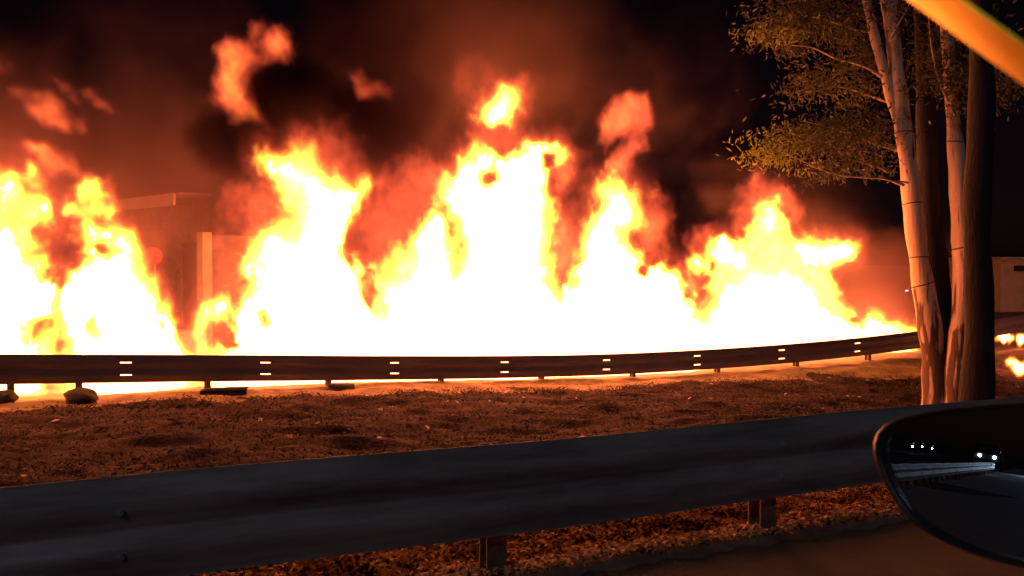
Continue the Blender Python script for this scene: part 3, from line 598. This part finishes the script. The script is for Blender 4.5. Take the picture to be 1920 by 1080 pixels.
def stem(pts, wpx, D, m_, parent, name='stem', n=16, rough=0.03, ds=None):
    ds = DS if ds is None else ds; D = [q + ds for q in D] if hasattr(D, '__len__') else D + ds
    p, r = densify(path_px(pts, D), [w * 0.5 * (D if not hasattr(D, '__len__') else D[i]) / F for i, w in enumerate(wpx)])
    mb = MB(); mb.tube(p, r, n, rough=rough); o = obj(name, mb.mesh(name, True), m_, parent); return p, r
s1p, s1r = stem([(1640, -180), (1652, -80), (1663, 0), (1678, 100), (1690, 200), (1701, 300), (1712, 400), (1727, 500), (1741, 600), (1752, 700), (1757, 780)], [18, 21, 24, 27, 30, 32, 34, 37, 40, 44, 50], 11.7, M['bark'], tree, 'trunk')
s2p, s2r = stem([(1760, -160), (1768, -40), (1776, 60), (1784, 200), (1795, 300), (1800, 400), (1806, 500), (1802, 600), (1795, 690), (1790, 780)], [14, 17, 20, 24, 29, 33, 36, 36, 38, 48], 11.4, M['bark'], tree, 'trunk')
s3p, s3r = stem([(1600, -120), (1622, 0), (1640, 70), (1658, 130), (1672, 190), (1690, 250)], [11, 14, 16, 18, 19, 14], [11.5, 11.6, 11.7, 11.72, 11.72, 11.72], M['bark'], tree, 'limb')
s5p, s5r = stem([(1722, -100), (1728, 60), (1735, 220), (1742, 380), (1752, 500), (1768, 620), (1776, 780)], [20, 26, 32, 40, 46, 44, 52], 12.0, M['bark_shaded'], tree, 'trunk')
dark = obj('dark_tree', None, label='unlit dark tree trunk standing right beside the pale gum tree', cat='tree')
def ring(path, rad, py, kink=1.06):
    k = int(np.argmin([abs((540 - (np.dot(p - CAM, UP) / np.dot(p - CAM, FWD)) * F) - py) for p in path]))
    p = path[k]; t = np.array(path[min(k + 1, len(path) - 1)]) - np.array(path[max(k - 1, 0)]); t /= np.linalg.norm(t)
    a = np.cross(t, [0, 1, 0]); a /= np.linalg.norm(a); c = np.cross(t, a); R_ = rad[k] * kink
    V = []; Fc = []
    for i in range(20):
        th = 2 * math.pi * i / 20
        for j in range(5):
            ph = 2 * math.pi * j / 5; V.append(p + (a * math.cos(th) + c * math.sin(th)) * (R_ + 0.009 * math.cos(ph)) + t * (0.010 * math.sin(ph) + 0.03 * math.sin(th + rad[k] * 50)))
    for i in range(20):
        for j in range(5): Fc.append((i * 5 + j, ((i + 1) % 20) * 5 + j, ((i + 1) % 20) * 5 + (j + 1) % 5, i * 5 + (j + 1) % 5))
    obj('wire_band', mesh_from('wire_band', V, Fc, True), M['band'], tree)
for y in (246, 377, 479, 541): ring(s1p, s1r, y, 1.03)
for y in (262, 470): ring(s2p, s2r, y, 1.03)
# limbs that carry the leaves
twigs = []
def limb(pts, w0, w1, D, parent=None, name='branch'):
    D = D if parent else D + DS
    n_ = len(pts); p, r = densify(path_px(pts, D), [(w0 + (w1 - w0) * i / (n_ - 1)) * 0.5 * 14.0 / F for i in range(n_)], 5, 0.006)
    mb = MB(); mb.tube(p, r, 7); obj(name, mb.mesh(name, True), M['twig'], parent or tree); return p
limb([(1652, 142), (1630, 128), (1600, 117), (1572, 112), (1545, 98), (1520, 88), (1480, 84)], 7, 1.5, 11.5)
limb([(1692, 346), (1660, 334), (1620, 332), (1580, 330), (1545, 320), (1500, 300), (1450, 280)], 6, 1.5, 11.4)
limb([(1700, 342), (1675, 338), (1662, 343)], 4, 2, 11.4)
limb([(1664, 322), (1645, 312), (1620, 305), (1590, 300), (1560, 270), (1520, 255), (1450, 265)], 4, 1.2, 11.5)
limb([(1680, 282), (1650, 273), (1620, 262), (1560, 240), (1500, 225)], 4, 1.0, 11.8)
limb([(1640, 60), (1610, 58), (1560, 40), (1500, 25), (1430, 40), (1400, 70)], 5, 1.2, 11.9)
limb([(1660, 190), (1600, 168), (1560, 160), (1490, 185)], 4, 1, 12.1)
limb([(1788, 210), (1760, 150), (1745, 90), (1740, 20)], 6, 2, 11.1)
limb([(1784, 190), (1810, 150), (1850, 120), (1900, 140)], 6, 2, 11.0)
limb([(1672, 70), (1700, 20), (1730, -40)], 6, 2, 11.3)
def leaves(name, clusters, mat_, parent, size=(0.07, 0.17), seed=1, droop=0.5, kind='stuff'):
    r = np.random.default_rng(seed); C = []; 
    for (px, py, rx, rz, D, nclump, per) in clusters:
        per = int(per * 1.9); nclump = max(2, int(nclump * 0.42))
        D = D if parent is dark else D + DS
        c = P(px, py, D)
        for _ in range(nclump):
            d = r.normal(size=3); d /= np.linalg.norm(d); d *= r.random() ** 0.45
            q = c + d * np.array([rx * u, 0.8 * rx * u, rz * u]); k = int(per * (0.4 + 1.2 * r.random())); sp_ = 0.09 + 0.12 * r.random()
            C.append(q + r.normal(size=(k, 3)) * np.array([sp_ * 1.5, sp_ * 1.2, sp_ * 0.75]))
    C = np.concatenate(C); n_ = len(C); L = r.uniform(size[0], size[1], n_)[:, None]; Wd = L * r.uniform(0.2, 0.34, (n_, 1))
    a = r.normal(size=(n_, 3)); a[:, 2] -= droop; a /= np.linalg.norm(a, axis=1)[:, None]
    b = np.cross(a, r.normal(size=(n_, 3))); b /= np.linalg.norm(b, axis=1)[:, None]; nn_ = np.cross(a, b)
    V = np.stack([C, C + a * L * 0.5 + b * Wd * 0.5 + nn_ * L * 0.06, C + a * L, C + a * L * 0.5 - b * Wd * 0.5 + nn_ * L * 0.06], 1).reshape(-1, 3)
    Fq = np.arange(n_ * 4).reshape(-1, 4); Fq = np.concatenate([Fq[:, [0, 1, 2]], Fq[:, [0, 2, 3]]])
    return obj(name, fast_mesh(name, V, Fq), mat_, parent, kind=kind)
leaves('crown', [(1470, 60, 75, 42, 11.8, 60, 26), (1560, 30, 90, 45, 11.9, 70, 26), (1600, 90, 60, 36, 12.0, 36, 26), (1540, 140, 80, 30, 12.0, 34, 24), (1500, 170, 40, 24, 12.0, 14, 20), (1620, 170, 50, 26, 12.1, 22, 24),
                 (1570, 235, 90, 32, 11.7, 58, 26), (1630, 265, 60, 32, 11.6, 34, 26), (1520, 270, 70, 26, 11.5, 40, 26), (1585, 305, 90, 22, 11.5, 34, 24), (1540, 325, 40, 12, 11.4, 10, 20), (1700, 20, 60, 50, 11.4, 26, 20), (1475, 20, 60, 30, 12.3, 26, 22)],
       M['leaf'], tree, seed=4)
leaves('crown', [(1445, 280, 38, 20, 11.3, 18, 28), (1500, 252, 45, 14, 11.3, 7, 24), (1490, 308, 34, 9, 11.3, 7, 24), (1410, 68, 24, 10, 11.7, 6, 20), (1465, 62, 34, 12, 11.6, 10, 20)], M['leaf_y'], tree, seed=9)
leaves('crown', [(1770, 130, 50, 46, 11.2, 34, 22), (1830, 160, 60, 36, 11.0, 40, 22), (1740, 165, 26, 30, 11.1, 14, 20), (1800, 60, 90, 60, 11.4, 46, 20), (1880, 120, 60, 40, 11.0, 26, 20), (1820, 205, 34, 14, 10.9, 10, 20)], M['leaf'], tree, seed=14)
stem([(1846, -200), (1834, 0), (1840, 200), (1833, 400), (1838, 600), (1826, 790)], [34, 42, 42, 50, 46, 66], 9.4, M['bark_shaded'], dark, 'trunk', ds=0)
# its boughs reach away over the frame
leaves('crown', [(1840, -260, 260, 120, 9.4, 160, 20)], M['leaf'], dark, seed=21)
limb([(1838, -120), (1760, -220), (1700, -300)], 14, 5, 9.4, dark); limb([(1838, -100), (1900, -200), (1980, -280)], 14, 5, 9.4, dark)

# ------------------------------------------------------------------ leaf litter and grass on the bank
r = np.random.default_rng(77)
def bank_pts(n_, xr, bias=1.0, tr=(0.0, 1.0)):
    x = r.uniform(*xr, n_); t = tr[0] + (tr[1] - tr[0]) * r.random(n_) ** bias
    yn = near_y(x); yf = rail_y(x); y = yn + t * (yf - yn); return x, y
def litter(n_, xr, bias, size, tr=(0, 1)):
    x, y = bank_pts(n_, xr, bias, tr); tq = (y - near_y(x)) / (rail_y(x) - near_y(x)); keep = (fbm(x * 0.8, y * 1.6, x * 0, 3) + r.normal(size=n_) * 0.3 > -0.4) & (tq + 0.10 * fbm(x * 0.7, y * 1.5, 0 * x, 4) < 0.88 + 0.03 * r.normal(size=n_)); x, y = x[keep], y[keep]; k = len(x)
    z = ground_z(x, y); z = np.where(x * NN[0] + y * NN[1] < NLAT - 0.05, -0.018, z); C = np.stack([x, y, z + r.uniform(0.0, 0.03, k)], -1); L = r.uniform(*size, k)[:, None]
    th = r.uniform(0, 6.283, k); a = np.stack([np.cos(th), np.sin(th), r.normal(size=k) * 0.35], -1); b = np.stack([-np.sin(th), np.cos(th), r.normal(size=k) * 0.35], -1)
    V = np.stack([C - a * L / 2, C + b * L * 0.22 + [0, 0, 0.008], C + a * L / 2, C - b * L * 0.22 + [0, 0, 0.008]], 1).reshape(-1, 3); return V
def litter_obj(name, V, m_, label):
    Fq = np.arange(len(V)).reshape(-1, 4); obj(name, fast_mesh(name, V, np.concatenate([Fq[:, [0, 1, 3]], Fq[:, [1, 2, 3]]])), m_, kind='stuff', label=label)
litter_obj('leaf_litter', np.concatenate([litter(190000, (-11, 16), 1.0, (0.015, 0.06))]), M['leaf_litter'], 'brown fallen leaves covering the bank between the two guardrails')
litter_obj('dry_leaves', litter(60000, (-4, 7), 1.2, (0.015, 0.065), (0.0, 0.20)), principled('light_painted_leaves', (0.26, 0.15, 0.08), (0.62, 0.42, 0.20), 2.4, 0.7, 0, 0, 40, (0.6, 0.5, 0.2)), 'dry leaves heaped along the back of the near guardrail, firelight painted into their colour')  # firelight on this strip is painted into the brighter leaf colour
litter_obj('pale_litter', litter(420, (-11, 16), 0.9, (0.07, 0.16)), principled('pale_scraps', (0.30, 0.24, 0.22), (0.55, 0.46, 0.42), 4, 0.7), 'pale scraps of bark and paper strewn over the dark leafy bank')
def grass(n_, xr, hgt, tr, bias=1.0):
    x, y = bank_pts(n_, xr, bias, tr); tq = (y - near_y(x)) / (rail_y(x) - near_y(x)); keep = (fbm(x * 0.7 + 40, y * 0.9, x * 0, 3) + r.normal(size=n_) * 0.15 > 0.0) & (tq + 0.10 * fbm(x * 0.7, y * 1.5, 0 * x, 4) < 0.88 + 0.03 * r.normal(size=n_)); x, y = x[keep], y[keep]; k = len(x)
    z = ground_z(x, y); C = np.stack([x, y, z - 0.01], -1); h = r.uniform(*hgt, k)[:, None]; th = r.uniform(0, 6.283, k); s = np.stack([np.cos(th), np.sin(th), 0 * th], -1)
    lean = np.stack([r.normal(size=k) * 0.5, r.normal(size=k) * 0.5, np.ones(k)], -1); w = 0.006 + 0.006 * r.random((k, 1))
    V = np.stack([C - s * w, C + s * w, C + lean * h * 0.6 + s * w * 0.6, C + lean * h * [1.5, 1.5, 0.9]], 1).reshape(-1, 3); return V
litter_obj('dry_grass', np.concatenate([grass(16000, (-11, 16), (0.025, 0.075), (0.05, 1.0)), grass(6000, (-10, 16), (0.03, 0.09), (0.8, 0.9))]),
           principled('straw', (0.06, 0.05, 0.02), (0.20, 0.14, 0.07), 1.5, 0.8), 'short dry grass growing between the fallen leaves')
# stones and wreckage at the foot of the far rail
def rock(px, py, D, wpx, hpx, label, name='rock', m_='rock', cat='rock', sd=0):
    rr = np.random.default_rng(sd + 5); c = P(px, py, D); c[2] = float(ground_z(c[0], c[1])) + 0.32 * hpx * D / F; bm = bmesh.new(); bmesh.ops.create_icosphere(bm, subdivisions=3, radius=1)
    s = D / F
    for v in bm.verts:
        d = np.array(v.co); k = 1 + 0.35 * float(fbm(np.array([d[0] * 1.3 + sd]), np.array([d[1] * 1.3]), np.array([d[2] * 1.3]), 3)[0])
        k += 0.12 * float(fbm(np.array([d[0] * 4.3 + sd]), np.array([d[1] * 4.3]), np.array([d[2] * 4.3]), 2)[0]); v.co = (d[0] * wpx * s / 2 * k, d[1] * wpx * s / 2.4 * k, d[2] * hpx * s / 2 * k)
    me = bpy.data.meshes.new(name); bm.to_mesh(me); bm.free(); me.shade_smooth()
    return obj(name, me, M[m_], label=label, cat=cat, loc=tuple(c))
rock(152, 738, 12.3, 62, 34, 'brown rock in the gap under the far guardrail at left', sd=1)
rock(5, 742, 11.8, 46, 30, 'dark rock at the left edge under the far guardrail', sd=2)
c = P(420, 732, 13.3); c[2] = float(ground_z(c[0], c[1])) + 0.045; mb = MB(); mb.box(c, 0.75, 0.22, 0.11, rz=0.25); mb.box(c + np.array([0.05, 0.02, 0.065]), 0.7, 0.16, 0.014, rz=0.25)
o = obj('wood_beam', mb.mesh('wood_beam'), M['bark_shaded'], label='short dark timber lying under the far guardrail', cat='timber'); bevel(o, 0.01)
c = P(640, 720, 14.4); c[2] = float(ground_z(c[0], c[1])) + 0.045; mb = MB(); mb.box(c, 0.45, 0.25, 0.12, rz=-0.2); o = obj('concrete_lump', mb.mesh('concrete_lump'), M['rock'], label='broken block by the far guardrail where the gap of light ends', cat='block'); bevel(o, 0.03)

for nm in ('dry_ground', 'dry_leaves', 'dusty_light_painted_soil', 'light_painted_leaves', 'straw', 'pale_scraps'):        # matt, dusty things
    bpy.data.materials[nm].node_tree.nodes['Principled BSDF'].inputs['Specular IOR Level'].default_value = 0.06
# ------------------------------------------------------------------ the car the photograph is taken from
car = obj('car', None, label='dark door mirror and orange window frame of the car at the right edge', cat='car')
F3 = np.array([ND[0], ND[1], 0]); N3 = np.array([NN[0], NN[1], 0])
Mc = P(1800, 905, 0.85)
d_in = ray(1965, 866); r_out = -F3                 # looking there in the glass shows straight back along the road
mn_ = r_out - d_in; mn_ /= np.linalg.norm(mn_)
mu_ = np.cross([0, 0, 1], mn_); mu_ /= np.linalg.norm(mu_); mv_ = np.cross(mn_, mu_)
if mu_[0] < 0: mu_ = -mu_
def on_plane(px, py, off=0.0):
    d = ray(px, py); p0 = Mc + mn_ * off; return CAM + d * (np.dot(p0 - CAM, mn_) / np.dot(d, mn_))
OUT = [(1637, 850), (1637, 820), (1644, 803), (1662, 791), (1700, 779), (1760, 766), (1850, 757), (1950, 753), (2060, 756), (2150, 764), (2220, 785), (2262, 830), (2270, 900), (2250, 985), (2190, 1040), (2100, 1070), (2010, 1076), (1920, 1066), (1830, 1042), (1762, 1012), (1706, 978), (1672, 930), (1650, 885)]
def smooth_closed(pts, n_=72):
    p = np.array(pts, float); p = np.concatenate([p, p[:1]]); s = np.concatenate([[0], np.cumsum(np.linalg.norm(np.diff(p, axis=0), axis=1))]); q = np.linspace(0, s[-1], n_, endpoint=False)
    o = np.stack([np.interp(q, s, p[:, i]) for i in range(2)], -1)
    for _ in range(2): o = (np.roll(o, 1, 0) + 2 * o + np.roll(o, -1, 0)) / 4
    return o
oc = smooth_closed(OUT); cen = oc.mean(0); nO = len(oc)
front = np.array([on_plane(*q) for q in oc]); c3 = front.mean(0)
def loop(scale, depth, shift=(0, 0)): return c3 + (front - c3) * scale + mn_ * depth
rings = [loop(0.925, -0.006), loop(0.935, 0.004), loop(0.965, 0.010), loop(0.99, 0.006), loop(1.0, -0.006), loop(0.995, -0.03), loop(0.93, -0.07), loop(0.75, -0.105), loop(0.45, -0.125), loop(0.1, -0.13)]
V = np.concatenate(rings); Fc = []
for k in range(len(rings) - 1):
    for i in range(nO): j = (i + 1) % nO; Fc.append((k * nO + i, k * nO + j, (k + 1) * nO + j, (k + 1) * nO + i))
Fc.append(tuple((len(rings) - 1) * nO + i for i in range(nO)))
me = mesh_from('door_mirror', V, Fc, True); bm = bmesh.new(); bm.from_mesh(me); bmesh.ops.recalc_face_normals(bm, faces=bm.faces); bm.to_mesh(me); bm.free()
mir = obj('door_mirror', me, M['car_black'], car)
# convex glass
Rg = 1.6; V = [c3 - mn_ * 0.004]; Fc = []; RR = 10
for k in range(1, RR + 1):
    for i in range(nO):
        p = c3 + (front[i] - c3) * 0.93 * k / RR; dd = np.linalg.norm(p - c3); V.append(p - mn_ * (0.004 + dd * dd / (2 * Rg) * 0.0))
for i in range(nO): Fc.append((0, 1 + i, 1 + (i + 1) % nO))
for k in range(RR - 1):
    for i in range(nO): j = (i + 1) % nO; Fc.append((1 + k * nO + i, 1 + (k + 1) * nO + i, 1 + (k + 1) * nO + j, 1 + k * nO + j))
me = mesh_from('mirror_glass', V, Fc, True)
obj('mirror_glass', me, M['mirror'], mir)
# arm and door below the window line
mb = MB(); q0 = c3 - mn_ * 0.09 + mu_ * 0.13 - np.array([0, 0, 0.06]); mb.tube([q0, q0 + mu_ * 0.06 - np.array([0, 0, 0.05]), q0 + mu_ * 0.16 - np.array([0, 0, 0.11])], [0.03, 0.028, 0.035], 10); obj('mirror_arm', mb.mesh('mirror_arm', True), M['car_black'], car)
mb = MB(); dc = F3 * 0.25 + N3 * 0.40 + np.array([0, 0, 0.78]); mb.box(dc, 1.5, 0.12, 0.8, ax=(F3, N3, np.array([0, 0, 1.]))); o = obj('door_panel', mb.mesh('door_panel'), M['car_paint'], car); bevel(o, 0.04, 3)
# window frame, out of focus, close to the lens
wa = np.array([P(a + 10, b - 6, d) for a, b, d in ((1560, -120, 0.40), (1650, -57, 0.39), (1742, 8, 0.38), (1835, 76, 0.37), (1935, 148, 0.36), (2060, 235, 0.35))])
t = wa[-1] - wa[0]; t /= np.linalg.norm(t)
view = ray(1815, 60); side = np.cross(view, t); side /= np.linalg.norm(side)
if side[0] > 0: side = -side                  # towards the window opening (down-left)
fdir = P(900, 500, 17) - wa[3]; fdir /= np.linalg.norm(fdir)
nf = fdir - view; nf -= np.dot(nf, t) * t; nf /= np.linalg.norm(nf)          # reveal faces the window opening, its tilt shaped to mirror the fire
ef = np.cross(t, nf); ef = ef if np.dot(ef, view) > 0 else -ef; side = nf; vsin = abs(np.dot(nf, view)); fw = 0.0115 / vsin / 2 * 1.08
print('reveal', vsin, fw); view = ef
prof = [(0.0, -fw), (0.0003, -fw * 0.6), (0.0005, 0.0), (0.0003, fw * 0.6), (0.0, fw), (-0.0012, fw), (-0.0015, 0.0), (-0.0012, -fw)]
V = []; Fc = []; npf = len(prof)
for p in wa:
    for a_, b_ in prof: V.append(p + side * a_ + view * b_)
for i in range(len(wa) - 1):
    for j in range(npf): k = (j + 1) % npf; Fc.append((i * npf + j, i * npf + k, (i + 1) * npf + k, (i + 1) * npf + j))
Fc += [tuple(range(npf)), tuple((len(wa) - 1) * npf + j for j in range(npf))]
me = mesh_from('window_frame', V, Fc, False); bm = bmesh.new(); bm.from_mesh(me); bmesh.ops.recalc_face_normals(bm, faces=bm.faces); bm.to_mesh(me); bm.free()
obj('window_frame', me, M['car_orange'], car)

# ------------------------------------------------------------------ what the mirror shows: lamps and a car far behind
def refl(px, py, dist):
    d = ray(px, py); p = on_plane(px, py); r_ = d - 2 * np.dot(d, mn_) * mn_; return p + r_ * dist
def lamp_post(px, py, dist, size, label):
    c = refl(px, py, dist); lp = obj('street_lamp', None, label=label, cat='street lamp', group='street lamps reflected in the door mirror')
    mb = MB(); mb.tube([(c[0] + 1.2, c[1], -3), (c[0] + 1.2, c[1], c[2] + 0.3), (c[0] + 0.8, c[1], c[2] + 0.5), (c[0], c[1], c[2] + 0.3)], 0.06, 6); obj('pole', mb.mesh('pole'), M['post'], lp)
    mb = MB(); mb.box(c, size, size, size * 0.8); o = obj('lamp_head', mb.mesh('lamp_head'), M['lamp_white'], lp); bevel(o, size * 0.2)
lamp_post(1711, 837, 90, 0.16, 'leftmost and brightest of the three white lamps reflected in the door mirror')
lamp_post(1729, 837.5, 100, 0.12, 'middle one of the three white lamps reflected in the door mirror')
lamp_post(1748, 841, 110, 0.11, 'rightmost of the three white lamps reflected in the door mirror')
def make_car(c, hx, hy, label, beam=None):
    zz1 = np.array([0, 0, 1.])
    cc = obj('car', None, label=label, cat='car')
    mb = MB(); mb.box(c - hy * 2.1 - zz1 * 0.05, 1.75, 4.0, 0.62, ax=(hx, hy, zz1)); o = obj('body', mb.mesh('body'), M['car_paint'], cc); bevel(o, 0.12, 3)
    mb = MB(); mb.box(c - hy * 2.5 + zz1 * 0.5, 1.5, 2.0, 0.52, ax=(hx, hy, zz1)); o = obj('cabin', mb.mesh('cabin'), M['car_black'], cc); bevel(o, 0.18, 3)
    for a_ in (-1, 1):
        for b_ in (-0.8, -3.4):
            p = c + hx * a_ * 0.8 + hy * b_ - zz1 * 0.35; mb = MB(); mb.tube([p - hx * 0.1, p + hx * 0.1], 0.31, 16); obj('wheel', mb.mesh('wheel'), M['rubber'], cc)
        p = c + hx * a_ * (0.42 if beam is None else 0.62) - hy * 0.07; mb = MB(); mb.tube([p, p + hy * 0.02], 0.10, 12); h_ = obj('headlight', mb.mesh('headlight'), M['lamp_white'], cc)
        if beam:
            ld = bpy.data.lights.new('headlight_beam', 'SPOT'); ld.energy = beam; ld.color = (0.65, 0.85, 1.0); ld.spot_size = math.radians(95); ld.spot_blend = 0.8; ld.shadow_soft_size = 0.08
            lo = bpy.data.objects.new('headlight_beam', ld); COL.objects.link(lo); lo.parent = h_; lo.location = tuple(p + hy * 0.1); lo.rotation_euler = Vector(tuple(hy + np.array([0, 0, -0.03]))).to_track_quat('-Z', 'Y').to_euler()
ca, cb = refl(1844, 854, 60), refl(1857, 857, 60)
c = (ca + cb) / 2; hx = cb - ca; hx[2] = 0; hx /= np.linalg.norm(hx); hy = np.array([-hx[1], hx[0], 0])
if np.dot(hy, CAM - c) < 0: hy = -hy
make_car(c, hx, hy, 'oncoming car with two bright headlights reflected in the door mirror')
c = -F3 * 74 + N3 * 0.4 + np.array([0, 0, 0.62])
make_car(c, N3, F3, 'car following behind, its headlights washing the guardrail in the mirror glass', 700)
